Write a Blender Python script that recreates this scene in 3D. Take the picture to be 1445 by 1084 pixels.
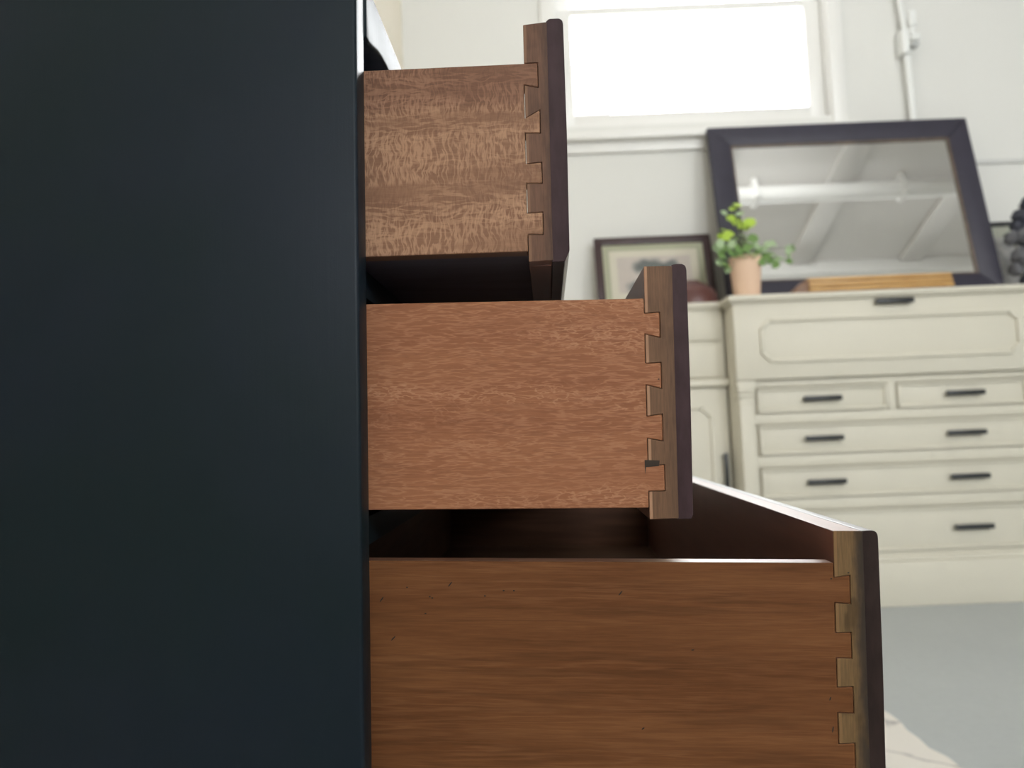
import bpy, bmesh, math, random
from mathutils import Matrix, Vector
random.seed(7)
for o in list(bpy.data.objects): bpy.data.objects.remove(o, do_unlink=True)
SC = bpy.context.scene
COL = SC.collection

# ------------------------------------------------------------------ camera
PITCH = math.atan(0.0645); ROLL = 0.04; FPX = 1085.0
fw = Vector((0, math.cos(PITCH), math.sin(PITCH)))
r0 = Vector((1, 0, 0)); u0 = Vector((0, -math.sin(PITCH), math.cos(PITCH)))
rt = r0*math.cos(ROLL) - u0*math.sin(ROLL); up = u0*math.cos(ROLL) + r0*math.sin(ROLL)
CAM = Vector((0, 0, 0.74))
cd = bpy.data.cameras.new('camera'); cam = bpy.data.objects.new('camera', cd); COL.objects.link(cam)
cam.matrix_world = Matrix(((rt.x, up.x, -fw.x, CAM.x), (rt.y, up.y, -fw.y, CAM.y), (rt.z, up.z, -fw.z, CAM.z), (0, 0, 0, 1)))
cd.sensor_fit = 'HORIZONTAL'; cd.sensor_width = 36.0; cd.lens = 36.0*FPX/1445.0
cd.clip_start = 0.02; cd.clip_end = 200
cd.dof.use_dof = True; cd.dof.focus_distance = 0.46; cd.dof.aperture_fstop = 8.0
SC.camera = cam

# ------------------------------------------------------------------ sky and exposure
SKY = 26.0
world = bpy.data.worlds.new('overcast_sky'); SC.world = world; world.use_nodes = True
bg = world.node_tree.nodes['Background']
bg.inputs['Color'].default_value = (0.96, 0.985, 1.0, 1); bg.inputs['Strength'].default_value = SKY
SC.view_settings.view_transform = 'Standard'; SC.view_settings.look = 'None'
SC.view_settings.exposure = 0.0; SC.view_settings.gamma = 1.0; SC.view_settings.use_curve_mapping = False

# room measures
XL, XR, YB, YR, H = -0.463, 4.4, 3.6, -3.4, 3.5
WIN = (0.27, 1.59, 2.19, 3.38)                       # opening in the back wall x0 x1 z0 z1
REAR = [(0.2, 1.7, 2.0, 3.38), (2.3, 3.8, 2.0, 3.38)]   # unseen openings added behind the camera to light the drawers and room

def portal(name, x0, x1, z0, z1, y, into):
    l = bpy.data.lights.new(name, 'AREA'); l.shape = 'RECTANGLE'; l.size = x1-x0; l.size_y = z1-z0
    l.cycles.is_portal = True
    o = bpy.data.objects.new(name, l); COL.objects.link(o)
    o.location = ((x0+x1)/2, y, (z0+z1)/2)
    o.rotation_euler = (math.pi/2 if into > 0 else -math.pi/2, 0, 0)
portal('window_daylight', *WIN, YB+0.17, -1)
for r in REAR: portal('added_rear_daylight', *r, YR-0.12, 1)  # daylight portals for the added, unseen rear openings

# ------------------------------------------------------------------ helpers
def at(px, py, Y):
    d = fw + rt*((px-722.5)/FPX) - up*((py-542.0)/FPX)
    return CAM + d*((Y-CAM.y)/d.y)

class MB:
    """collects shapes and links them as ONE mesh object"""
    def __init__(s): s.bm = bmesh.new()
    def _add(s, t, mat=0, bevel=0, seg=2, M=None):
        if bevel:
            bmesh.ops.bevel(t, geom=[e for e in t.edges], offset=bevel, segments=seg, affect='EDGES', profile=0.5, clamp_overlap=True)
        for f in t.faces: f.material_index = mat
        if M is not None: bmesh.ops.transform(t, matrix=M, verts=t.verts)
        me = bpy.data.meshes.new('tmp'); t.to_mesh(me); t.free(); s.bm.from_mesh(me); bpy.data.meshes.remove(me)
    def box(s, x0, x1, y0, y1, z0, z1, bevel=0, mat=0, seg=2, M=None):
        t = bmesh.new(); bmesh.ops.create_cube(t, size=1)
        for v in t.verts:
            v.co = Vector((x0+(v.co.x+.5)*(x1-x0), y0+(v.co.y+.5)*(y1-y0), z0+(v.co.z+.5)*(z1-z0)))
        s._add(t, mat, bevel, seg, M); return s
    def prism(s, pts, a0, a1, axis='y', bevel=0, mat=0, seg=2, M=None, side_mat=None, side_axis=None):
        """polygon pts extruded along an axis; pts are (x,z) for y, (x,y) for z, (y,z) for x"""
        def P(p, a): return Vector((p[0], a, p[1])) if axis == 'y' else Vector((p[0], p[1], a)) if axis == 'z' else Vector((a, p[0], p[1]))
        t = bmesh.new(); A = [t.verts.new(P(p, a0)) for p in pts]; B = [t.verts.new(P(p, a1)) for p in pts]; n = len(pts)
        t.faces.new(A); t.faces.new(B[::-1])
        for i in range(n): t.faces.new((A[i], B[i], B[(i+1) % n], A[(i+1) % n]))
        bmesh.ops.recalc_face_normals(t, faces=t.faces)
        s._add(t, mat, bevel, seg, M)
        if side_mat is not None:
            s.bm.normal_update()
            for fc in s.bm.faces:
                if fc.material_index == mat and abs(fc.normal['xyz'.index(axis)]) < .7 and (side_axis is None or abs(fc.normal['xyz'.index(side_axis)]) > .9): fc.material_index = side_mat
        return s
    def lathe(s, prof, c=(0, 0, 0), n=28, mat=0, M=None):
        t = bmesh.new(); rings = []
        for r, z in prof:
            if r < 1e-6: rings.append([t.verts.new((c[0], c[1], c[2]+z))])
            else: rings.append([t.verts.new((c[0]+r*math.cos(2*math.pi*k/n), c[1]+r*math.sin(2*math.pi*k/n), c[2]+z)) for k in range(n)])
        for a, b in zip(rings, rings[1:]):
            for k in range(n):
                q = [a[k % len(a)], a[(k+1) % len(a)], b[(k+1) % len(b)], b[k % len(b)]]
                q = list(dict.fromkeys(q))
                if len(q) > 2: t.faces.new(q)
        bmesh.ops.recalc_face_normals(t, faces=t.faces)
        s._add(t, mat, 0, 2, M); return s
    def tube(s, pts, rad, n=10, mat=0):
        pts = [Vector(p) for p in pts]; t = bmesh.new(); rings = []
        rads = rad if isinstance(rad, (list, tuple)) else [rad]*len(pts)
        for i, p in enumerate(pts):
            d = (pts[min(i+1, len(pts)-1)] - pts[max(i-1, 0)]).normalized()
            a = d.cross(Vector((0.31, 0.9, 0.2))).normalized(); b = d.cross(a)
            rings.append([t.verts.new(p + (a*math.cos(2*math.pi*k/n) + b*math.sin(2*math.pi*k/n))*rads[i]) for k in range(n)])
        for a, b in zip(rings, rings[1:]):
            for k in range(n): t.faces.new((a[k], a[(k+1) % n], b[(k+1) % n], b[k]))
        t.faces.new(rings[0][::-1]); t.faces.new(rings[-1])
        bmesh.ops.recalc_face_normals(t, faces=t.faces)
        s._add(t, mat); return s
    def frame(s, x0, x1, z0, z1, w, y0, y1, bevel=0, mat=0):
        """four mitred rails around a rectangle"""
        ix0, ix1, iz0, iz1 = x0+w, x1-w, z0+w, z1-w
        for q in ([(x0, z0), (x1, z0), (ix1, iz0), (ix0, iz0)], [(x1, z0), (x1, z1), (ix1, iz1), (ix1, iz0)],
                  [(x1, z1), (x0, z1), (ix0, iz1), (ix1, iz1)], [(x0, z1), (x0, z0), (ix0, iz0), (ix0, iz1)]):
            s.prism(q, y0, y1, 'y', bevel, mat)
        return s
    def build(s, name, mats, parent=None, loc=None, M=None, kind=None, smooth=35):
        me = bpy.data.meshes.new(name); s.bm.to_mesh(me); s.bm.free()
        for m in (mats if isinstance(mats, (list, tuple)) else [mats]): me.materials.append(m)
        if smooth:
            me.shade_smooth(); me.set_sharp_from_angle(angle=math.radians(smooth))
        o = bpy.data.objects.new(name, me); COL.objects.link(o)
        if parent: o.parent = parent
        if loc is not None: o.location = loc
        if M is not None: o.matrix_local = M
        if kind: o['kind'] = kind
        return o

def thing(name, label, cat, loc=(0, 0, 0), M=None, group=None):
    o = bpy.data.objects.new(name, None); COL.objects.link(o); o.empty_display_size = 0.05
    o.location = loc
    if M is not None: o.matrix_world = M
    return tag(o, label, cat, group)
def tag(o, label, cat, group=None):
    o['label'] = label; o['category'] = cat
    if group: o['group'] = group
    return o

# ------------------------------------------------------------------ materials
class NT:
    def __init__(s, name):
        s.m = bpy.data.materials.new(name); s.m.use_nodes = True; s.t = s.m.node_tree; s.n = s.t.nodes; s.b = s.n['Principled BSDF']
        s.out = s.n['Material Output']
    def node(s, typ, **kw):
        n = s.n.new(typ)
        for k, v in kw.items():
            if k.startswith('_'): setattr(n, k[1:], v)
        return n
    def link(s, a, b): s.t.links.new(a, b)
    def val(s, inp, v):
        if hasattr(v, 'links') or isinstance(v, bpy.types.NodeSocket): s.link(v, inp)
        else: inp.default_value = v
    def coord(s, scale=(1, 1, 1), kind='Object', rot=(0, 0, 0)):
        c = s.node('ShaderNodeTexCoord'); mp = s.node('ShaderNodeMapping')
        mp.inputs['Scale'].default_value = scale; mp.inputs['Rotation'].default_value = rot
        s.link(c.outputs[kind], mp.inputs['Vector']); return mp.outputs['Vector']
    def noise(s, vec, scale=1, detail=3, rough=.5, dist=0, color=False):
        n = s.node('ShaderNodeTexNoise'); n.inputs['Scale'].default_value = scale; n.inputs['Detail'].default_value = detail
        n.inputs['Roughness'].default_value = rough; n.inputs['Distortion'].default_value = dist
        s.link(vec, n.inputs['Vector']); return n.outputs['Color' if color else 'Fac']
    def ramp(s, fac, stops):
        r = s.node('ShaderNodeValToRGB'); e = r.color_ramp.elements
        while len(e) < len(stops): e.new(0.5)
        for el, (p, c) in zip(e, stops):
            el.position = p; el.color = (c, c, c, 1) if isinstance(c, (int, float)) else (*c, 1)
        s.link(fac, r.inputs['Fac']); return r.outputs['Color']
    def mix(s, fac, a, b, mode='MIX'):
        n = s.node('ShaderNodeMix'); n.data_type = 'RGBA'; n.blend_type = mode
        s.val(n.inputs['Factor'], fac)
        for i, v in ((6, a), (7, b)):
            if isinstance(v, tuple): n.inputs[i].default_value = (*v, 1) if len(v) == 3 else v
            else: s.link(v, n.inputs[i])
        return n.outputs[2]
    def math(s, op, a, b=0.0, c=None):
        n = s.node('ShaderNodeMath'); n.operation = op; s.val(n.inputs[0], a); s.val(n.inputs[1], b)
        if c is not None: s.val(n.inputs[2], c)
        return n.outputs[0]
    def vadd(s, a, b, sc):
        n = s.node('ShaderNodeVectorMath'); n.operation = 'MULTIPLY_ADD'
        s.link(b, n.inputs[0]); n.inputs[1].default_value = sc; s.link(a, n.inputs[2]); return n.outputs[0]
    def xyz(s, vec):
        n = s.node('ShaderNodeSeparateXYZ'); s.link(vec, n.inputs[0]); return n.outputs
    def bump(s, h, strength=.2, dist=.001):
        b = s.node('ShaderNodeBump'); b.inputs['Strength'].default_value = strength; b.inputs['Distance'].default_value = dist
        s.link(h, b.inputs['Height']); s.link(b.outputs['Normal'], s.b.inputs['Normal'])
    def done(s, color=None, rough=.5, spec=None, **kw):
        if color is not None:
            if isinstance(color, tuple): s.b.inputs['Base Color'].default_value = (*color, 1)
            else: s.link(color, s.b.inputs['Base Color'])
        s.val(s.b.inputs['Roughness'], rough)
        if spec is not None: s.b.inputs['Specular IOR Level'].default_value = spec
        for k, v in kw.items(): s.val(s.b.inputs[k], v)
        return s.m

def sm(v, lo, hi, nt):
    n = nt.node('ShaderNodeMapRange'); n.interpolation_type = 'SMOOTHSTEP'
    nt.link(v, n.inputs['Value']); n.inputs['From Min'].default_value = lo; n.inputs['From Max'].default_value = hi
    return n.outputs['Result']

def painted(name, col, rough=.55, var=.04, scale=3, bump=0.0, spec=None, bscale=60):
    t = NT(name); v = t.coord()
    n = t.noise(v, scale, 4)
    c = t.mix(n, tuple(x*(1-var) for x in col), tuple(min(1, x*(1+var)) for x in col))
    if bump: t.bump(t.noise(v, bscale, 3), bump, .002)
    return t.done(c, rough, spec)

M_WALL = painted('wall_paint', (0.745, 0.74, 0.705), .8, .02, 2, .15)
M_WALL_WARM = painted('wall_paint_cream', (0.93, 0.86, 0.73), .8, .02, 2, .15)
M_CEIL = painted('ceiling_paint', (0.76, 0.74, 0.71), .85, .04, 1.2, .1)
M_BEAM = painted('beam_paint', (0.72, 0.70, 0.67), .7, .04, 4)
M_WHITE = painted('white_gloss_paint', (0.82, 0.81, 0.78), .35, .02, 5)
M_PIPE = painted('pipe_white', (0.85, 0.86, 0.84), .35, .02, 9)
M_CREAM = painted('cabinet_cream_paint', (0.665, 0.63, 0.53), .5, .03, 4, .05)
M_BLACKM = painted('black_metal', (0.02, 0.022, 0.024), .4, .1, 20)
M_FRAME = painted('dark_glare_tinted_frame', (0.030, 0.027, 0.044), .5, .2, 12, .1)  # dark frame; its purplish cast is veiling glare put into the colour
M_FRAME2 = painted('dark_mahogany_frame', (0.040, 0.018, 0.018), .4, .2, 12, .1)
M_TERRA = painted('pot_clay', (0.78, 0.55, 0.40), .75, .06, 14, .1)
M_SOIL = painted('potting_soil', (0.03, 0.022, 0.016), .9, .3, 60, .3)
M_LIME = painted('leaf_lime', (0.42, 0.60, 0.07), .45, .25, 30, .1)
M_GREEN = painted('leaf_green', (0.16, 0.28, 0.08), .45, .25, 30, .1)
M_PALE = painted('leaf_grey_green', (0.36, 0.48, 0.27), .45, .25, 30, .1)  # lightened to stand in for window light shining through the leaves
M_STEM = painted('stem', (0.10, 0.11, 0.05), .6, .2, 30)
M_CHARL = painted('grey_petal', (0.13, 0.13, 0.14), .7, .35, 25, .3)
M_CHAR = painted('charcoal_petal', (0.05, 0.052, 0.07), .7, .35, 25, .3)
M_BOWL = painted('reddish_wood', (0.11, 0.042, 0.036), .4, .15, 9)

def mk_floor():
    t = NT('painted_concrete'); v = t.coord()
    n = t.noise(v, 2.2, 6, .6); n2 = t.noise(v, 40, 3)
    c = t.mix(n, (0.43, 0.46, 0.47), (0.52, 0.55, 0.55)); c = t.mix(.12, c, t.ramp(n2, [(.3, (.3, .32, .33)), (.7, (.5, .52, .52))]))
    t.bump(n2, .1, .002); return t.done(c, .5)
M_FLOOR = mk_floor()

def mk_navy():
    t = NT('navy_black_paint'); v = t.coord((260, 260, 9)); w = t.coord()
    br = t.noise(v, 1, 3, .6); big = t.noise(w, 4, 4, .55)
    c = t.mix(sm(big, .35, .65, t), (0.0045, 0.0110, 0.0135), (0.0068, 0.0118, 0.0185))
    fine = t.noise(w, 900, 2)
    h = t.math('ADD', t.math('MULTIPLY', br, .8), t.math('MULTIPLY', fine, .35))
    t.bump(h, .16, .0006)
    r = t.math('ADD', t.math('MULTIPLY', t.noise(w, 7, 3), .10), .40)
    return t.done(c, r, .15)
M_NAVY = mk_navy()

def mk_fleck(name, base_a, base_b, layers, band=None, fine_amt=.2):
    """quarter-sawn drawer wood; object coordinates are metres from the joint shoulder.
    layers of flecks: (colour, along, across, turn, warp, lo, hi, amount, seed, mask_low, mask_high)"""
    t = NT(name); v = t.coord((1000, 1000, 1000)); x, y, z = t.xyz(v)
    g = t.noise(t.coord((5, 5, 48)), 1, 5, .6)
    c = t.mix(sm(g, .28, .72, t), base_a, base_b)
    fine = t.noise(t.coord((50, 50, 1300)), 1, 3, .65)
    c = t.mix(t.math('MULTIPLY', sm(fine, .4, .75, t), fine_amt), c, tuple(min(1, q*1.45) for q in base_b))
    c = t.mix(t.math('MULTIPLY', sm(fine, .6, .25, t), fine_amt), c, tuple(q*.6 for q in base_a))
    h = fine
    wob = t.noise(t.coord((38, 38, 60)), 1, 3, .5, color=True)
    for col, fx, fz, turn, warp, lo, hi, amt, seed, ml, mh in layers:
        mp = t.node('ShaderNodeMapping'); mp.inputs['Scale'].default_value = (fx, 1, fz); mp.inputs['Rotation'].default_value = (0, turn, 0)
        mp.inputs['Location'].default_value = (seed*13.7, seed*5.1, seed*3.3)
        t.link(t.vadd(v, wob, (warp, 0, warp)), mp.inputs['Vector'])
        f1 = t.noise(mp.outputs['Vector'], 1, 2, .5)
        rd = t.math('SUBTRACT', 1.0, t.math('ABSOLUTE', t.math('MULTIPLY_ADD', f1, 2.0, -1.0)))
        mq = t.node('ShaderNodeMapping'); mq.inputs['Scale'].default_value = (.006, 1, .045); mq.inputs['Location'].default_value = (seed*3.1, seed, seed*7.7)
        t.link(v, mq.inputs['Vector'])
        where = t.noise(mq.outputs['Vector'], 1, 3, .5)
        m = t.math('MULTIPLY', sm(rd, lo, hi, t), t.math('MULTIPLY_ADD', sm(where, ml, mh, t), .9, .1))
        c = t.mix(t.math('MULTIPLY', m, amt), c, col)
        h = t.math('ADD', h, m)
    if band:          # darker tone along the top of the board
        zz = t.math('ADD', z, t.math('MULTIPLY', t.noise(t.coord((14, 14, 20)), 1, 3), 9.0))
        c = t.mix(t.math('MULTIPLY', sm(zz, band[0], band[1], t), band[2]), c, t.mix(1.0, c, band[3], 'MULTIPLY'))
    t.bump(h, .08, .0003)
    return t.done(c, .55, .14)
M_SIDE1 = mk_fleck('ray_flecked_wood_a', (0.168, 0.084, 0.049), (0.210, 0.112, 0.066),
    [((.42, .245, .15), .36, .085, .35, 9, .80, .97, .55, 1, .40, .58), ((.41, .24, .145), .05, .30, .10, 10, .82, .98, .5, 2, .42, .58), ((.11, .053, .033), .40, .07, .2, 8, .86, 1, .35, 3, .35, .6)],
    (200, 207, .75, (.64, .58, .60)), .18)
M_SIDE2 = mk_fleck('ray_flecked_wood_b', (0.198, 0.076, 0.036), (0.246, 0.103, 0.049),
    [((.37, .18, .10), .058, .52, 0.0, 3, .84, .99, .46, 4, .2, .55), ((.42, .215, .125), .12, .40, .12, 6, .86, .99, .45, 5, .50, .64), ((.12, .045, .022), .03, .34, 0, 3, .90, 1, .25, 6, .3, .6)], None, .16)
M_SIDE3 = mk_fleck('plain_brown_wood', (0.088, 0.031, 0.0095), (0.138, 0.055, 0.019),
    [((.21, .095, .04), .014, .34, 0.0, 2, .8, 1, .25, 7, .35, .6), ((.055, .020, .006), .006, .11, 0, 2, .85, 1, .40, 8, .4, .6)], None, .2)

def mk_front(name, colr, pale, stain):
    """front board: end grain, with the pale scribed strip beside the joint and dark stain near the face"""
    t = NT(name); v = t.coord((1000, 1000, 1000)); x, y, z = t.xyz(v)
    g = t.noise(t.coord((900, 40, 60)), 1, 3, .6); g2 = t.noise(t.coord((120, 20, 50)), 1, 3, .6)
    c = t.mix(sm(g, .25, .75, t), tuple(q*.8 for q in colr), tuple(q*1.2 for q in colr))
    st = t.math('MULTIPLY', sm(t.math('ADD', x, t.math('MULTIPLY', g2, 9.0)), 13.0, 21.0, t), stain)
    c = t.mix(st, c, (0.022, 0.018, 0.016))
    blot = t.math('MULTIPLY', sm(t.noise(t.coord((70, 20, 45)), 1, 2), .52, .66, t), stain*.8)
    c = t.mix(blot, c, tuple(q*.42 for q in colr))
    p = t.math('MULTIPLY', sm(x, .2, .5, t), t.math('SUBTRACT', 1.0, sm(x, 2.0, 2.5, t)))
    c = t.mix(t.math('MULTIPLY', p, .75), c, pale)
    t.bump(g, .12, .0004)
    return t.done(c, .55, .15)
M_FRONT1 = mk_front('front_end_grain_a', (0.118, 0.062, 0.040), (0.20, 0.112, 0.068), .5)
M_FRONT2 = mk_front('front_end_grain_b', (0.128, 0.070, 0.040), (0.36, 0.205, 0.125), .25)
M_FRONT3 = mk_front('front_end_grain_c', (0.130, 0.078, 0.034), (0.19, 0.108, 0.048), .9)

def mk_streak(name, a, b, rough, sc=(8, 8, 160), spec=.5, coat=0.0):
    t = NT(name); g = t.noise(t.coord(sc), 1, 4, .6); c = t.mix(sm(g, .3, .7, t), a, b)
    sw = t.noise(t.coord((20, 20, 20)), 1, 3); t.bump(g, .08, .0005)
    return t.done(c, t.math('MULTIPLY_ADD', sw, .15, rough-.07), spec, **{'Coat Weight': coat, 'Coat Roughness': .42, 'Coat IOR': 1.6})
M_INNER = mk_streak('inner_mahogany', (0.17, 0.060, 0.036), (0.24, 0.090, 0.056), .43, (30, 6, 90), 1.0, .9)
M_FACE = mk_streak('dark_face_wood', (0.030, 0.0165, 0.0185), (0.046, 0.026, 0.029), .5, (140, 8, 40), .12)
M_FACE_SHADED = mk_streak('shaded_face_wood', (0.018, 0.0110, 0.0095), (0.027, 0.0165, 0.0145), .5, (140, 8, 40), .12)  # face wood darkened in colour for the dimmer light on the lowest drawer
M_FACEO = mk_streak('polished_dark_face', (0.030, 0.016, 0.017), (0.046, 0.025, 0.027), .43, (140, 8, 40), 1.0, .9)
M_DARKIN = mk_streak('dark_interior_wood', (0.045, 0.020, 0.011), (0.075, 0.034, 0.018), .6, (8, 8, 160), .15)
M_BOTTOM_HAZED = mk_streak('drawer_bottom_hazed', (0.28, 0.28, 0.38), (0.34, 0.34, 0.45), .6, (8, 60, 60))  # bluish lift paints veiling glare onto the top drawer's underside
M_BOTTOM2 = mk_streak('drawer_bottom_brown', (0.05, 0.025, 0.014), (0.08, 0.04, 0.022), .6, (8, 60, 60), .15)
M_EDGE = mk_streak('polished_top_edge', (0.15, 0.065, 0.035), (0.22, 0.10, 0.055), .43, (20, 60, 60), 1.0, .9)
M_GOLD = mk_streak('golden_wood', (0.48, 0.27, 0.09), (0.64, 0.40, 0.16), .4, (6, 30, 60))
M_GOLDDK = mk_streak('brown_end_wood', (0.16, 0.075, 0.035), (0.24, 0.12, 0.06), .45, (20, 20, 60))
M_SLIP = mk_streak('brown_slip', (0.10, 0.075, 0.06), (0.16, 0.115, 0.085), .4, (20, 20, 20))
M_GAP = NT('gap_brown').done((0.030, 0.020, 0.013), .9)
M_HOLE = NT('hole_dark').done((0.012, 0.008, 0.006), .9)
M_VALVE = painted('valve_grey', (0.45, 0.46, 0.45), .4, .1, 30)

def mk_glass():
    t = NT('window_glass'); tr = t.node('ShaderNodeBsdfTransparent'); gl = t.node('ShaderNodeBsdfGlossy'); gl.inputs['Roughness'].default_value = .02
    lw = t.node('ShaderNodeFresnel'); lw.inputs['IOR'].default_value = 1.45; mx = t.node('ShaderNodeMixShader')
    t.link(lw.outputs[0], mx.inputs[0]); t.link(tr.outputs[0], mx.inputs[1]); t.link(gl.outputs[0], mx.inputs[2]); t.link(mx.outputs[0], t.out.inputs['Surface'])
    return t.m
M_GLASS = mk_glass()
def mk_mirror():
    t = NT('silvered_glass'); n = t.noise(t.coord(), 5, 3)
    return t.done(t.mix(n, (0.80, 0.80, 0.79), (0.86, 0.86, 0.85)), .015, Metallic=1.0)
M_MIRROR = mk_mirror()
def mk_rug():
    t = NT('rug_pile'); v = t.coord(); w = t.noise(v, 4, 4, .5, 1.2)
    m = t.math('SUBTRACT', 1.0, sm(t.math('ABSOLUTE', t.math('SUBTRACT', w, .5)), .0, .035, t))
    c = t.mix(t.math('MULTIPLY', m, .7), (0.84, 0.80, 0.74), (0.40, 0.38, 0.37))
    f = t.noise(v, 260, 2); t.bump(f, .6, .004); return t.done(c, .95, .1)
M_RUG = mk_rug()

# ------------------------------------------------------------------ room shell
def wall_with_holes(name, x0, x1, z0, z1, y0, y1, holes, mat):
    m = MB(); cur = x0
    for hx0, hx1, hz0, hz1 in sorted(holes):
        m.box(cur, hx0, y0, y1, z0, z1); m.box(hx0, hx1, y0, y1, z0, hz0); m.box(hx0, hx1, y0, y1, hz1, z1); cur = hx1
    m.box(cur, x1, y0, y1, z0, z1)
    return m.build(name, mat, kind='structure', smooth=0)
MB().box(XL-.2, XR+.2, YR-.2, YB+.2, -.1, 0).build('floor', M_FLOOR, kind='structure', smooth=0)
ceiling = MB().box(XL-.2, XR+.2, YR-.2, YB+.2, H, H+.1).build('ceiling', M_CEIL, kind='structure', smooth=0)
wall_with_holes('wall_back', XL-.2, XR+.2, 0, H, YB, YB+.2, [WIN], M_WALL)
MB().box(XL-.2, XL, YR, YB, 0, H).build('wall_left', M_WALL_WARM, kind='structure', smooth=0)
MB().box(XR, XR+.2, YR, YB, 0, H).build('wall_right', M_WALL, kind='structure', smooth=0)
wall_with_holes('wall_rear', XL-.2, XR+.2, 0, H, YR-.2, YR, REAR, M_WALL)
for bx in (-0.45+.04, .51, 1.49, 2.47, 3.45):
    MB().box(bx, bx+.19, .62, YB, H-.040, H, .004).build('ceiling_beam', M_BEAM, ceiling)
MB().box(XL, XR, -1.4, .62, H-.13, H, .004).build('ceiling_soffit', M_WHITE, ceiling)

def window(name, op, y_in, y_out, sill=True, y_dir=1):
    """sash window: casing, two sashes with their panes, sill"""
    x0, x1, z0, z1 = op; s = y_dir
    root = bpy.data.objects.new(name, None); COL.objects.link(root); root['kind'] = 'structure'
    root.location = ((x0+x1)/2, y_in, z0)
    L = Vector((-(x0+x1)/2, -y_in, -z0)); T = Matrix.Translation(L)
    def y(a): return y_in + s*a
    def add(m, nm, mat, par=root):
        o = m.build(nm, mat, par)
        o.data.transform(T); return o
    c = MB()
    for a, b in ((x0-.065, x0+.005), (x1-.005, x1+.065)): c.box(a, b, min(y(-.02), y(.02)), max(y(-.02), y(.02)), z0-.05, z1+.065, .005)
    c.box(x0-.065, x1+.065, min(y(-.021), y(.02)), max(y(-.021), y(.02)), z1-.005, z1+.07, .005)
    add(c, 'casing', M_WHITE)
    j = MB(); j.frame(x0, x1, z0, z1, .012, min(y(0), y(.19)), max(y(0), y(.19)))
    add(j, 'jamb', M_WHITE)
    zm = z0 + .615
    for nm, za, zb, ya in (('lower_sash', z0+.012, zm, .05), ('upper_sash', zm-.005, z1-.012, .095)):
        f = MB()
        f.box(x0+.012, x0+.088, min(y(ya), y(ya+.04)), max(y(ya), y(ya+.04)), za, zb, .004)
        f.box(x1-.088, x1-.012, min(y(ya), y(ya+.04)), max(y(ya), y(ya+.04)), za, zb, .004)
        f.box(x0+.086, x1-.086, min(y(ya), y(ya+.04)), max(y(ya), y(ya+.04)), za, za+(.072 if nm == 'lower_sash' else .04), .004)
        f.box(x0+.086, x1-.086, min(y(ya), y(ya+.04)), max(y(ya), y(ya+.04)), zb-(.03 if nm == 'lower_sash' else .06), zb, .004)
        fo = add(f, nm, M_WHITE)
        add(MB().box(x0+.08, x1-.08, min(y(ya+.018), y(ya+.022)), max(y(ya+.018), y(ya+.022)), za+.03, zb-.03), 'pane', M_GLASS, fo)
    if sill:
        add(MB().box(x0-.10, x1+.10, min(y(-.07), y(.06)), max(y(-.07), y(.06)), z0-.085, z0-.05+.006, .008).box(x0-.07, x1+.07, min(y(-.025), y(.01)), max(y(-.025), y(.01)), z0-.135, z0-.084, .006), 'sill', M_WHITE)
    return root
window('window_1', WIN, YB, YB+.2)
for k, r in enumerate(REAR): window('window_%d' % (k+2), r, YR, YR-.2, y_dir=-1)  # unseen rear windows, added to let light in from behind
MB().box(2.0, XR, YB-.012, YB+.002, 1.930, 1.952, .003).build('trim_1', painted('trim_grey', (.60, .60, .58), .6), kind='structure')

# faint building beyond the glass
e = MB(); P = at(812, 150, 12.0)
pr = [(-2.2, -P.z)] + [(.85*math.cos(a)*1.3-.55, .8*math.sin(a)) for a in [math.pi*k/14 for k in range(15)]][::-1] + [(.6, -P.z)]
e.prism(pr, 0, 4.0, 'y')
tag(e.build('building', painted('pale_render', (.075, .070, .074), .9), loc=(P.x, 12.0, P.z)), 'pale round-topped building faintly seen outside through the bright window', 'building')

# ------------------------------------------------------------------ the navy chest of drawers
YAW = 0.044798; TC = 0.0165
RZ = Matrix.Rotation(-YAW, 4, 'Z'); RY = lambda a: Matrix.Rotation(a, 4, 'Y')
XF, W0, W1, DEP = -0.107, 0.434, 1.318, 0.365                 # front edge, near and far outer sides, depth
ZB = -0.74/math.cos(TC) + math.tan(TC)*XF
L0 = Vector((XF, W0, ZB))
DM = Matrix.Translation(CAM) @ RZ @ RY(TC) @ Matrix.Translation(L0)
chest = thing('chest_of_drawers', 'dark navy-black painted chest with three wooden drawers pulled open in steps', 'chest of drawers', M=DM)
WD = W1-W0; ZT = 0.2825-ZB                                     # width, height of the top edge
PT = 0.0205
MB().box(-DEP, 0, 0, PT, .13, ZT-.0005, .0022, seg=3).build('side_panel', M_NAVY, chest)
MB().box(-DEP, 0, WD-PT, WD, .13, ZT-.0005, .0022, seg=3).build('side_panel', M_NAVY, chest)
# top board: rounded front edge with a gently waved lower lip
MB().box(-DEP, -.016, PT, WD-PT, ZT-.0240, ZT, .002).build('top_board', M_NAVY, chest)
lip = [(PT, .2452), (.030, .2460), (.038, .2480), (.047, .2508), (.057, .2535), (.068, .2553), (.082, .2563), (.10, .2566)]
lip += [(WD-a, b) for a, b in lip[::-1]]
MB().prism([(PT, ZT+.001), (WD-PT, ZT+.001)] + [(a, b-ZB) for a, b in lip[::-1]], -.020, .0012, 'x', .0022, 0, 3).build('top_rail', M_NAVY, chest)
MB().box(-DEP, -DEP+.008, PT, WD-PT, .13, ZT-.034).build('back_panel', M_DARKIN, chest)
for zc in (0.0965, -0.0585, -0.2135):
    MB().box(-.075, -.006, PT, WD-PT, zc-ZB-.009, zc-ZB+.009, .001).build('drawer_rail', M_NAVY, chest)
MB().box(-.024, 0, PT, WD-PT, .13, -.2150-ZB, .003).build('lower_front_panel', M_NAVY, chest)
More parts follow.
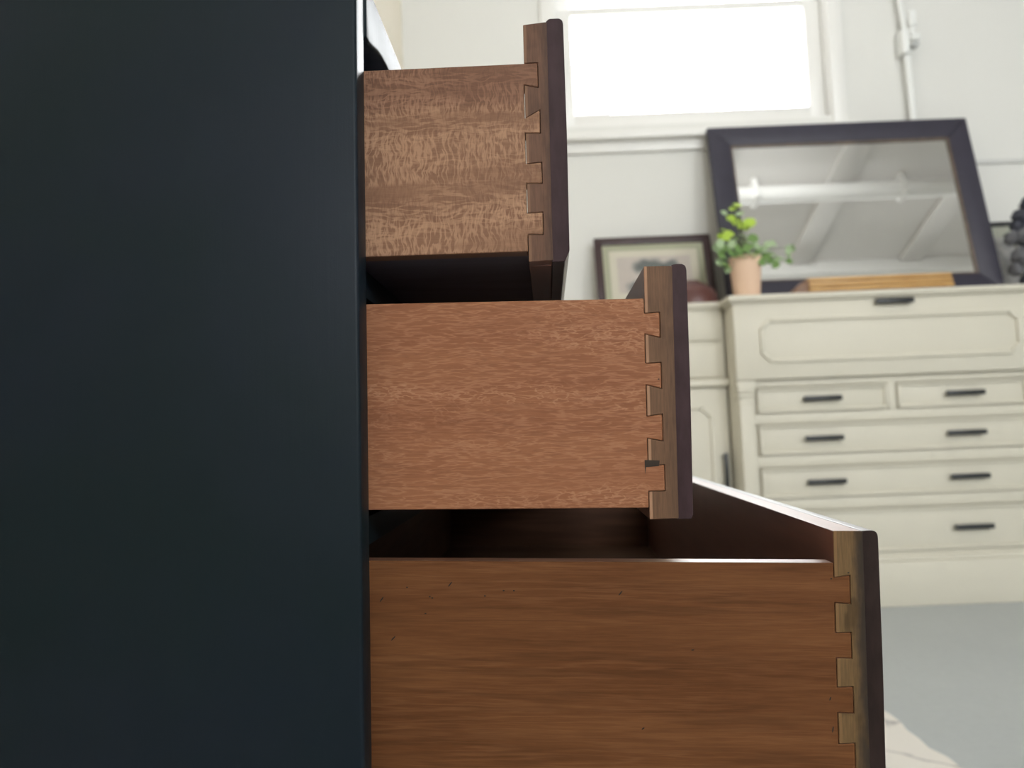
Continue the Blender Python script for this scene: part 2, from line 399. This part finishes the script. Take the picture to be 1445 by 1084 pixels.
for yy in (0, WD-.05):
    MB().prism([(-.05, .15), (-.003, .15), (-.010, 0), (-.034, 0)], yy+.002, yy+.048, 'y', .002).build('leg', M_NAVY, chest)
    MB().prism([(-DEP+.003, .15), (-DEP+.05, .15), (-DEP+.034, -.0055), (-DEP+.010, -.0058)], yy+.002, yy+.048, 'y', .002).build('leg', M_NAVY, chest)

mm = .001
def drawer(tau, xf, zb, zt, bb, bt, xb, xo, tails, mside, mfront, face, marks=(), slope=0.0, chip=None):
    """one dovetailed drawer. millimetres, heights from the camera's level.
    zb zt: side; bb bt: front board; xb xo: back and outside of the dark face (from the inner front); tails: (z0,z1,end0,end1,xend)"""
    dl = tau-TC; WS = .456; W = .842; LEN = 338; TH = .0125
    q0 = Vector((xf*mm, WS, 0))
    root_M = Matrix.Translation(-L0) @ RY(dl) @ Matrix.Translation(q0)
    d = MB()
    d.box(-LEN*mm, -(LEN-12)*mm, TH, W-TH, (zb+8)*mm, (zt-4)*mm, .0008)
    d.box(-LEN*mm, .002, W-TH, W-.0005, zb*mm, zt*mm, .0012)
    root = d.build('drawer', M_DARKIN, chest, M=root_M)
    # near side with its tails
    p = [(-LEN, zb), (0, zb)]
    for a, b, ea, eb, xe in tails:
        p += [(0, a), (xe, ea), (xe, eb), (0, b)]
    if p[-1][1] < zt: p.append((0, zt))
    else: p = p[:-1]
    p += [(-LEN, zt)]
    q = [p[0]]
    for c in p[1:]:
        if abs(c[0]-q[-1][0])+abs(c[1]-q[-1][1]) > .05: q.append(c)
    MB().prism([(a*mm, b*mm) for a, b in q], 0, TH, 'y', .00045, 0, 1, side_mat=1, side_axis='z').build('drawer_side', [mside, M_EDGE], root, smooth=0)
    # front board: comb of pins at the near end, plain board behind it
    g = .35; c = [(xb+.9, bb+.5), (xb+.9, bt-.5), (xb, bt), (.45, bt-slope)]
    for a, b, ea, eb, xe in tails[::-1]:
        if b >= zt - .1:
            c += [(.45, zt+g), (xe+g, zt+g), (xe+g, ea-g), (.45, a-g)]
        else: c += [(.45, b+g), (xe+g, eb+g), (xe+g, ea-g), (.45, a-g)]
    c += [(.45, bb)]
    f = MB().prism([(a*mm, b*mm) for a, b in c], .0002, TH+.0005, 'y', .0003, 0, 1, side_mat=1)
    for a, b, ea, eb, xe in tails:
        e0, e1 = min(a, ea), max(b, eb); f.box(.4*mm, (xe+.5)*mm, .0042, TH, (e0-.4)*mm, (min(e1, zt)+.4)*mm, 0, 2)
    f.prism([(.45*mm, bb*mm), (xb*mm, bb*mm), (xb*mm, bt*mm), (.45*mm, (bt-slope)*mm)], TH, W, 'y', .0003, 1)
    f.build('front_board', [mfront, M_INNER, M_HOLE], root, smooth=0)
    MB().prism([(a*mm, b*mm) for a, b in face], .0004, W, 'y', .0004, 0, 1, side_mat=1).build('front_face', [M_FACE if zb > -150 else M_FACE_SHADED, M_FACEO], root, smooth=0)
    MB().box(-(LEN-8)*mm, .001, TH-.004, W-TH+.004, (zb+7)*mm, (zb+12)*mm).build('drawer_bottom', M_BOTTOM_HAZED if zb > 50 else M_BOTTOM2, root)
    if chip:
        MB().prism([(a*mm, b*mm) for a, b in chip], -.0001, .0012, 'y').build('joint_gap', M_GAP, root)
    if marks:
        k = MB()
        for mx, mz, l, ang in marks:
            n = 8; r = .55
            pl = [(mx+math.cos(t*2*math.pi/n)*(r+l*.5)*math.cos(ang)-math.sin(t*2*math.pi/n)*r*.7*math.sin(ang),
                   mz+math.cos(t*2*math.pi/n)*(r+l*.5)*math.sin(ang)+math.sin(t*2*math.pi/n)*r*.7*math.cos(ang)) for t in range(n)]
            k.prism([(a*mm, b*mm) for a, b in pl], -.00006, .001, 'y')
        k.build('nail_marks', M_HOLE, root, kind='stuff')
    return root

def face_poly(xb, xo, b, t, lip=0.0, chamfer=3.0):
    xb += .15
    return [(xb, b), (xo-chamfer, b), (xo, b+chamfer*2.2), (xo+.4, (b+t)*.5), (xo, t-3.5), (xo-.6, t-1.2), (xo-2.4, t), (xb+2.2, t), (xb+1.2, t-lip*.35), (xb, t-lip)]
drawer(.0165, -9.5, 108.7, 224.9, 102.4, 250.6, 14.2, 25.0,
       [(119.2, 131.9, 118.9, 132.3, 9.4), (150.6, 162.2, 150.2, 162.9, 9.5), (181.7, 190.4, 181.3, 195.4, 9.2), (211.7, 224.9, 209.8, 224.9, 8.6)],
       M_SIDE1, M_FRONT1, face_poly(14.2, 25.0, 101.8, 252.7, 1.9, 3.0), (), 1.2)
drawer(.0270, 57.8, -44.8, 78.6, -51.6, 97.9, 16.4, 25.7,
       [(-35.1, -20.9, -35.0, -20.0, 9.6), (-4.2, 8.4, -5.8, 9.6, 9.1), (27.3, 39.7, 25.0, 40.1, 9.1), (57.5, 69.5, 55.2, 70.0, 9.0)],
       M_SIDE2, M_FRONT2, face_poly(16.4, 25.7, -51.6, 99.0, .8, 1.2), [(7.6, 30.4, .0, 0)], 0.0, [(-1.6, -25.5), (-1.0, -21.2), (6.4, -20.7), (7.0, -17.4), (-1.8, -17.0)])
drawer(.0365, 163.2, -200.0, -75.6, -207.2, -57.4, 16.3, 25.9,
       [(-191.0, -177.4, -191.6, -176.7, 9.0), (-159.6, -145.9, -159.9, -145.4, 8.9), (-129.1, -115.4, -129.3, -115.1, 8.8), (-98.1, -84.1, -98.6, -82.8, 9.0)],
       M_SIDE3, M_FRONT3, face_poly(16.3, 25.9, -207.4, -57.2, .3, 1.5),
       [(-1.5, -84.6, 0, 0), (8.3, -81.2, 0, .3), (-122, -93.5, 2.6, .9), (-221.5, -89.0, 2.6, .9), (-247.0, -91.0, .1, 0), (-233.5, -96.3, .1, 0), (-232, -97, .1, 0),
        (-201, -95.6, .1, 0), (-236, -106, .2, 0), (-262, -98, 2.6, .95), (-255, -120.5, 2.8, .8), (-184, -92.5, .1, 0), (-190, -92.5, .1, 0), (-81, -125.5, .8, .1), (-3, -169, 2.6, 1.4), (-4, -152, 1.2, 1.2), (-110, -170, 1.0, .6)])

# ------------------------------------------------------------------ the cream cabinet on the back wall
CX0, CX1, CT = .899, 2.155, 1.256; CF = 3.10; CB = 3.585
cab = thing('sideboard_cabinet', 'tall cream painted breakfront cabinet with dark bar handles against the back wall', 'cabinet', ((CX0+CX1)/2, CF, 0))
def cb(m, name, mat, par=None, o=(0, 0, 0)):
    ob = m.build(name, mat, par or cab)
    ob.data.transform(Matrix.Translation((-(CX0+CX1)/2, -CF, 0)))
    return ob
cb(MB().box(CX0+.004, CX1-.004, CF+.012, CB, .0, CT-.03, .002), 'carcass', M_CREAM)
top = MB().box(CX0-.022, CX1+.022, CF-.055, CB, CT-.021, CT, .004, seg=3).box(CX0-.012, CX1+.012, CF-.045, CB, CT-.030, CT-.0205, .004, seg=3)
cb(top, 'cabinet_top', M_CREAM)
def handle(m, x0, x1, z, y, t=.020):
    m.box(x0, x1, y-.030, y-.014, z-t/2, z+t/2, .003)
    for xx in (x0+.018, x1-.018): m.box(xx-.006, xx+.006, y-.016, y+.002, z-.006, z+.006)
    return m
def moulding(m, x0, x1, z0, z1, y, ch, w=.016, h=.012, M=None):
    """raised moulding with cut corners"""
    o = [(x0+ch, z0), (x1-ch, z0), (x1, z0+ch), (x1, z1-ch), (x1-ch, z1), (x0+ch, z1), (x0, z1-ch), (x0, z0+ch)]
    cx, cz = (x0+x1)/2, (z0+z1)/2; k = w*.41
    inn = [(x0+ch+k, z0+w), (x1-ch-k, z0+w), (x1-w, z0+ch+k), (x1-w, z1-ch-k), (x1-ch-k, z1-w), (x0+ch+k, z1-w), (x0+w, z1-ch-k), (x0+w, z0+ch+k)]
    for i in range(8):
        j = (i+1) % 8; m.prism([o[i], o[j], inn[j], inn[i]], y-h, y+.001, 'y', .0035, 0, 2)
    return m
# fall front with its raised moulding
fall = cb(MB().box(CX0, CX1, CF-.032, CF+.03, .915, CT-.031, .004), 'fall_front', M_CREAM)
cb(moulding(MB(), 1.000, 2.045, .980, 1.160, CF-.032, .038), 'panel_moulding', M_CREAM, fall)
cb(handle(MB(), 1.465, 1.617, 1.209, CF-.032), 'handle', M_BLACKM, fall)
# frame members between the drawers
fr = MB()
for z0, z1 in ((.884, .914), (.735, .777), (.562, .608), (.388, .434), (.0, .210)):
    fr.box(CX0+.005, CX1-.005, CF-.004, CF+.02, z0, z1, .003)
fr.box(1.510, 1.544, CF-.004, CF+.02, .77, .89, .003)
cb(fr, 'front_frame', M_CREAM)
cb(MB().box(CX0-.006, CX1+.006, CF-.026, CF+.01, .0, .175, .004).box(CX0-.004, CX1+.004, CF-.022, CF+.01, .172, .196, .010, seg=4), 'plinth', M_CREAM)
def cdrawer(x0, x1, z0, z1, hx):
    dr = cb(MB().box(x0, x1, CF-.002, CF+.02, z0, z1, .002).frame(x0, x1, z0, z1, .012, CF-.012, CF, .003), 'drawer', M_CREAM)
    for hh in hx: cb(handle(MB(), hh-.076, hh+.076, (z0+z1)/2+.002, CF-.004), 'handle', M_BLACKM, dr)
A0, A1 = .984, 2.070
cdrawer(A0, 1.506, .781, .880, [1.240]); cdrawer(1.548, A1, .781, .880, [1.812])
for z0, z1 in ((.612, .731), (.438, .558), (.214, .384)): cdrawer(A0, A1, z0, z1, [1.236, 1.806])
for x0 in (.906, 2.090):
    p = MB().box(x0, x0+.060, CF-.022, CF+.02, .196, .845, .006, seg=3).box(x0-.004, x0+.064, CF-.026, CF+.02, .845, .862, .004).box(x0-.002, x0+.062, CF-.024, CF+.02, .82, .826, .002)
    p.prism([(x0-.004, .862), (x0+.064, .862), (x0+.068, .914), (x0-.008, .914)], CF-.030, CF+.02, 'y', .005)
    cb(p, 'pilaster', M_CREAM)
# the two lower side wings
WF = 3.215
for x0, x1, hx in ((.385, .898, .868), (2.156, 2.67, 2.19)):
    w = cb(MB().box(x0, x1, WF, CB, 0, CT-.03, .002), 'wing', M_CREAM)
    cb(MB().box(x0-.02, x1+.0, WF-.030, CB-.001, CT-.021, CT-.001, .004, seg=3).box(x0-.01, x1, WF-.022, CB-.001, CT-.031, CT-.0205, .004), 'wing_top', M_CREAM, w)
    cb(MB().box(x0+.01, x1-.01, WF-.014, WF+.01, 1.096, CT-.032, .004).box(x0+.01, x1-.01, WF-.014, WF+.01, .94, 1.082, .004), 'wing_panel', M_CREAM, w)
    cb(MB().box(x0-.006, x1+.004, WF-.034, WF+.01, .900, .934, .010, seg=4), 'wing_ledge', M_CREAM, w)
    door = cb(MB().box(x0+.012, x1-.008, WF-.014, WF+.01, .16, .896, .004), 'wing_door', M_CREAM, w)
    cb(moulding(MB(), x0+.07, x1-.065, .22, .825, WF-.014, .045, .018, .010), 'door_moulding', M_CREAM, w)
    hm = MB(); hm.box(hx-.008, hx+.008, WF-.045, WF-.030, .46, .625, .003)
    for zz in (.48, .605): hm.box(hx-.006, hx+.006, WF-.032, WF-.012, zz-.006, zz+.006)
    cb(hm, 'door_handle', M_BLACKM, w)
    cb(MB().box(x0-.006, x1, WF-.024, WF+.01, 0, .15, .004), 'wing_plinth', M_CREAM, w)

# ------------------------------------------------------------------ things on the cabinet
# large mirror leaning back
MX0, MX1, ML, TILT = .953, 2.156, .878, math.radians(12.5)
MMt = Matrix.Translation((0, 3.30, CT+.0078)) @ Matrix.Rotation(-TILT, 4, 'X')
mir = thing('leaning_mirror', 'large rectangular mirror in wide dark frame leaning on the cream cabinet', 'mirror', M=MMt)
fm = MB().frame(MX0, MX1, 0, ML, .098, .0, .034, .004)
fm.build('mirror_frame', M_FRAME, mir)
MB().frame(MX0+.094, MX1-.094, .094, ML-.094, .012, .004, .03, .003).build('frame_slip', M_SLIP, mir)
MB().box(MX0+.09, MX1-.09, .014, .018, .09, ML-.09).build('mirror_glass', M_MIRROR, mir, smooth=0)
MB().box(MX0+.02, MX1-.02, .028, .036, .02, ML-.02).build('backing_board', M_DARKIN, mir)

# small framed print
def mk_print():
    t = NT('landscape_print'); v = t.coord(); x, y, z = t.xyz(v)
    n = t.noise(v, 22, 4, .6); n2 = t.noise(v, 60, 3)
    c = t.mix(n2, (0.60, 0.53, 0.47), (0.68, 0.61, 0.54))
    for ex, ez, a, b in ((-.02, .222, .085, .055), (.080, .226, .050, .042), (.0, .12, .16, .06)):
        dx = t.math('DIVIDE', t.math('SUBTRACT', x, ex), a); dz = t.math('DIVIDE', t.math('SUBTRACT', z, ez), b)
        rr = t.math('ADD', t.math('SQRT', t.math('ADD', t.math('MULTIPLY', dx, dx), t.math('MULTIPLY', dz, dz))), t.math('MULTIPLY', t.math('SUBTRACT', n, .5), 1.1))
        c = t.mix(t.math('MULTIPLY', t.math('SUBTRACT', 1.0, sm(rr, .55, 1.05, t)), .85), c, (0.10, 0.13, 0.13))
    return t.done(c, .8, .2)
def framed(name, label, cat, x0, x1, hgt, y, tilt, fw_, mframe, layers):
    w = x1-x0
    r = thing(name, label, cat, M=Matrix.Translation(((x0+x1)/2, y, CT+.0055)) @ Matrix.Rotation(-tilt, 4, 'X'))
    MB().frame(-w/2, w/2, 0, hgt, fw_, 0, .022, .003).build('picture_frame', mframe, r)
    for k, (nm, ins, mat) in enumerate(layers):
        MB().box(-w/2+ins, w/2-ins, .014-.0015*k, .018, ins, hgt-ins).build(nm, mat, r)
    MB().box(-w/2+fw_*.8, w/2-fw_*.8, .0055, .0072, fw_*.8, hgt-fw_*.8).build('picture_glass', M_GLASS, r)
    return r
M_MATG = painted('mount_sage', (0.55, 0.55, 0.38), .8); M_MATG2 = painted('mount_sage_dark', (0.47, 0.48, 0.33), .8); M_MATC = painted('mount_cream', (0.74, 0.69, 0.56), .8)
framed('framed_print', 'small dark framed landscape print with sage green mount left of the mirror', 'picture', .405, .945, .380, 3.43, math.radians(14), .036, M_FRAME2,
       [('outer_mount', .03, M_MATG), ('mount_line', .052, M_MATG2), ('inner_mount', .066, M_MATC), ('printed_sheet', .100, mk_print())])
# dark framed picture at the right end
def mk_print2():
    t = NT('grey_print'); v = t.coord(); n = t.noise(v, 14, 5, .6)
    return t.done(t.ramp(n, [(.35, (.28, .28, .28)), (.5, (.42, .41, .40)), (.65, (.56, .55, .52))]), .8)
framed('framed_picture', 'black framed grey picture half hidden behind the right edge of the mirror', 'picture', 2.165, 2.64, .385, 3.50, math.radians(9), .020, M_BLACKM,
       [('picture_mount', .016, painted('mount_grey_green', (.50, .52, .42), .8)), ('printed_sheet', .075, mk_print2())])

# charcoal flower ornament at the right edge
orn = thing('dried_flower_arrangement', 'charcoal grey bunch of rounded flower heads at right of the mirror', 'flowers', (2.268, 3.29, CT))
v = MB().lathe([(0, 0), (.04, 0), (.055, .03), (.05, .07), (.03, .09), (.032, .10), (.026, .10), (.02, .08), (0, .08)]).build('vase', M_CHAR, orn)
sm_ = MB()
heads = [(-.030, 0, .335, .042), (.005, 0, .385, .040), (-.052, 0, .292, .032), (.030, -.01, .310, .050), (-.078, 0, .240, .036), (-.035, -.01, .242, .046),
         (.000, -.03, .175, .052), (-.055, -.01, .160, .042), (.055, 0, .215, .055), (-.072, 0, .105, .036), (.045, 0, .12, .045)]
PALE = ((-.078, .240), (-.035, .242), (-.072, .105), (-.055, .160))
for hx, hy, hz, hr in heads:
    sm_.tube([(0, 0, .06), (hx*.5, hy*.5, hz*.6), (hx, hy, hz)], .003, 6)
sm_.build('stems', M_STEM, orn)
for hx, hy, hz, hr in heads:
    t = MB()
    for k in range(26):
        zf = 1-2*(k+.5)/26; a = k*2.39996; rr = math.sqrt(1-zf*zf)
        dv = Vector((rr*math.cos(a), rr*math.sin(a), zf)); q = dv.to_track_quat('Z', 'Y').to_matrix().to_4x4()
        tb = bmesh.new(); bmesh.ops.create_circle(tb, cap_ends=True, radius=hr*.42, segments=7)
        for vv in tb.verts: vv.co.z = -.35*vv.co.xy.length**2/hr + random.uniform(-.1, .1)*hr
        t._add(tb, 0, 0, 2, Matrix.Translation(Vector((hx, hy, hz)) + dv*hr*.8) @ q @ Matrix.Rotation(random.uniform(-.5, .5), 4, 'X'))
    tb = bmesh.new(); bmesh.ops.create_icosphere(tb, subdivisions=2, radius=hr*.78); t._add(tb, 0, 0, 2, Matrix.Translation((hx, hy, hz)))
    t.build('flower_head', M_CHARL if (hx, hz) in PALE else M_CHAR, orn)

# golden slatted wooden piece lying before the mirror
g = thing('slatted_wood_rack', 'low golden slatted wooden rack lying in front of the mirror', 'rack', (1.555, 3.18, CT))
for k in range(4):
    MB().box(-.302, .302, -.020+.007*k, .03, .002+.0215*k, .0195+.0215*k, .006, seg=3).build('slat', M_GOLD, g)
MB().box(-.300, .300, .006, .05, 0, .080, .002).build('rack_back', M_GOLDDK, g)
MB().prism([(-.385, 0), (-.303, 0), (-.303, .074), (-.33, .064), (-.37, .03)], -.012, .045, 'y', .003).build('end_block', M_GOLDDK, g)
# wooden bowl
bw = MB().lathe([(.112, 0), (.112, .012), (.106, .045), (.09, .072), (.055, .098), (.036, .104), (.036, .110), (.03, .110), (.028, .106), (0, .106)], n=36)
tag(bw.build('upturned_bowl', M_BOWL, loc=(.795, 3.305, CT)), 'reddish brown rounded wooden bowl upside down before the small framed print', 'bowl')

# potted plant
PX, PY = .990, 3.165
plant = thing('potted_plant', 'small bright green leafy plant in a pale clay pot by the mirror', 'plant', (PX, PY, CT))
MB().lathe([(0, 0), (.050, 0), (.053, .006), (.0655, .165), (.067, .172), (.0655, .175), (.060, .175), (.058, .160), (0, .158)], n=36).build('pot', M_TERRA, plant)
MB().lathe([(.0585, .158), (.04, .163), (0, .166)], n=20).build('soil', M_SOIL, plant)
def leaf_mesh(name, mat):
    t = bmesh.new(); c = t.verts.new((0, 0, -.06)); ring = []
    n = 11
    for k in range(n):
        a = 2*math.pi*(k+.5)/n - math.pi/2; r = 1.0 - .45*max(0, math.cos(a+math.pi/2))**6 + .06*math.sin(5*a)
        ring.append(t.verts.new((r*math.cos(a)*.95, r*math.sin(a)+.9, .10*math.cos(2*a)+.08)))
    c.co.y = .9
    for k in range(n): t.faces.new((c, ring[k], ring[(k+1) % n]))
    me = bpy.data.meshes.new(name); t.to_mesh(me); t.free(); me.materials.append(mat); me.shade_smooth(); return me
LM = {'l': leaf_mesh('leaf_lime', M_LIME), 'g': leaf_mesh('leaf_green', M_GREEN), 'p': leaf_mesh('leaf_pale', M_PALE)}
leaves = [(1040, 290, 0, 'l', 1.1), (1034, 295, .01, 'l', .9), (1022, 301, -.01, 'p', .9), (1044, 302, -.02, 'p', 1.0), (1032, 309, 0, 'l', 1.2), (1040, 314, .01, 'l', 1.2),
          (1048, 318, -.01, 'l', 1.3), (1058, 315, -.02, 'l', 1.4), (1053, 322, 0, 'l', 1.1), (1022, 326, 0, 'l', 1.1), (1027, 333, -.02, 'l', 1.3), (1019, 335, .01, 'l', 1.2), (1032, 331, 0, 'l', 1.0),
          (1017, 345, -.03, 'p', 1.2), (1012, 350, -.01, 'p', 1.2), (1034, 345, -.03, 'p', 1.2), (1026, 350, -.02, 'g', 1.3), (1048, 333, .02, 'p', 1.2), (1061, 337, -.02, 'g', 1.5), (1050, 342, 0, 'p', 1.3),
          (1042, 352, -.04, 'g', 1.3), (1055, 351, -.04, 'g', 1.4), (1066, 348, -.03, 'p', 1.3), (1034, 358, -.05, 'g', 1.4), (1047, 360, -.06, 'g', 1.4), (1060, 359, -.06, 'g', 1.4), (1068, 356, -.03, 'g', 1.3),
          (1020, 362, -.04, 'g', 1.3), (1017, 372, -.04, 'p', 1.3), (1025, 374, -.06, 'g', 1.2), (1028, 381, -.05, 'p', .9), (1076, 352, -.03, 'p', 1.2), (1083, 346, -.03, 'p', 1.1), (1091, 344, -.02, 'p', 1.0), (1080, 363, -.04, 'g', 1.2), (1074, 370, -.05, 'g', 1.1),
          (1088, 359, -.03, 'p', 1.1), (1096, 366, -.03, 'p', .9), (1094, 374, -.04, 'g', 1.0), (1086, 368, -.03, 'g', 1.0), (1113, 352, -.03, 'p', 1.1), (1119, 350, -.03, 'g', .9), (1112, 360, -.03, 'p', 1.0), (1113, 369, -.03, 'g', .9), (1104, 366, -.03, 'p', .8),
          (1018, 356, .0, 'g', 1.2), (1038, 338, .02, 'g', 1.1)]
crown = Vector((0, 0, .165)); st = MB()
for px, py, dy, kk, sc in leaves:
    P = at(px, py, PY+dy) - Vector((PX, PY, CT))
    o = bpy.data.objects.new('leaf', LM[kk]); COL.objects.link(o); o.parent = plant
    s = .0190*sc
    nrm = Vector((random.uniform(-.5, .5), random.uniform(-1, -.35), random.uniform(.1, 1.0))).normalized()
    out = Vector((P.x, P.y*.5, (P.z-.19)*.6 + random.uniform(-.05, .03))).normalized()
    yv = (out - nrm*out.dot(nrm)).normalized(); xv = yv.cross(nrm)
    R = Matrix((xv, yv, nrm)).transposed().to_4x4()
    o.matrix_local = Matrix.Translation(P - yv*s*.9) @ R @ Matrix.Diagonal((s, s, s, 1))
    base = P - yv*s*.8
    st.tube([crown + Vector((P.x*.15, P.y*.15, 0)), (crown*.5+base*.5) + Vector((-P.x*.15, 0, .02)), base], [.0022, .0016, .0010], 5)
so = st.build('stems', M_STEM, plant); so['kind'] = 'stuff'

# ------------------------------------------------------------------ wall pipe with its tap
pipe = thing('wall_pipe', 'white painted vertical pipe with tap on the wall above the mirror', 'pipe', (1.945, 3.56, 1.2))
o_ = Vector((1.945, 3.56, 1.2))
MB().tube([(.004, 0, -.55+.0), (.004, 0, .97), (-.004, 0, 1.30)], .0155, 12).build('lower_pipe', M_PIPE, pipe)
MB().tube([(-.006, 0, 1.36), (-.009, -.002, 1.42), (-.016, -.002, 1.49), (-.022, 0, 1.56), (-.026, .0, 2.298)], .0125, 12).build('upper_pipe', M_PIPE, pipe)
tb = MB().box(-.034, .004, -.030, .035, 1.262, 1.385, .010, seg=3).lathe([(0, 0), (.022, 0), (.022, .03), (.018, .034), (0, .034)], (-.004, -.002, 1.262))
tb.lathe([(0, -.018), (.020, -.018), (.020, .018), (0, .018)], (.0, 0, 0), 16, 0, Matrix.Translation((.022, -.03, 1.335)) @ Matrix.Rotation(math.pi/2, 4, 'Y'))
tb.build('tap_body', M_PIPE, pipe)
MB().lathe([(0, -.016), (.017, -.016), (.017, .014), (0, .014)], (0, 0, 0), 14, 0, Matrix.Translation((.016, -.04, 1.292)) @ Matrix.Rotation(math.pi/2, 4, 'X')).build('tap_nut', M_VALVE, pipe)
MB().box(-.002, .03, -.050, -.026, 1.385, 1.462, .009, seg=3).box(.006, .02, -.042, -.03, 1.34, 1.39, .002).build('tap_handle', M_PIPE, pipe)
MB().box(-.03, .03, -.004, .04, .60, .63, .004).build('pipe_clip', M_PIPE, pipe)

# pipe across the ceiling beams, seen in the mirror
cond = thing('ceiling_pipe', 'white pipe running across the ceiling beams, reflected in the mirror', 'pipe', (2.0, 1.62, H-.040))
MB().tube([(XL+.01-2.0, 0, -.070), (XR-.01-2.0, 0, -.070)], .066, 20).build('long_pipe', M_WHITE, cond)
for xx in (-.10, 1.02, -1.2, 2.1): MB().box(xx-.022, xx+.022, -.071, .071, -.140, 0.040, .006).build('pipe_bracket', M_WHITE, cond)

# rug
rg = MB(); n = 44; y0, y1 = .15, 2.35
ed = [(.897 + .006*math.sin(k*1.1) + .004*math.sin(k*2.7), y0+(y1-y0)*k/n) for k in range(n+1)]
rg.prism([(.03, y0)] + ed + [(.03, y1)], .0, .012, 'z', .003)
tag(rg.build('floor_rug', M_RUG), 'cream rug with grey veined pattern on the floor beyond the open drawers', 'rug')
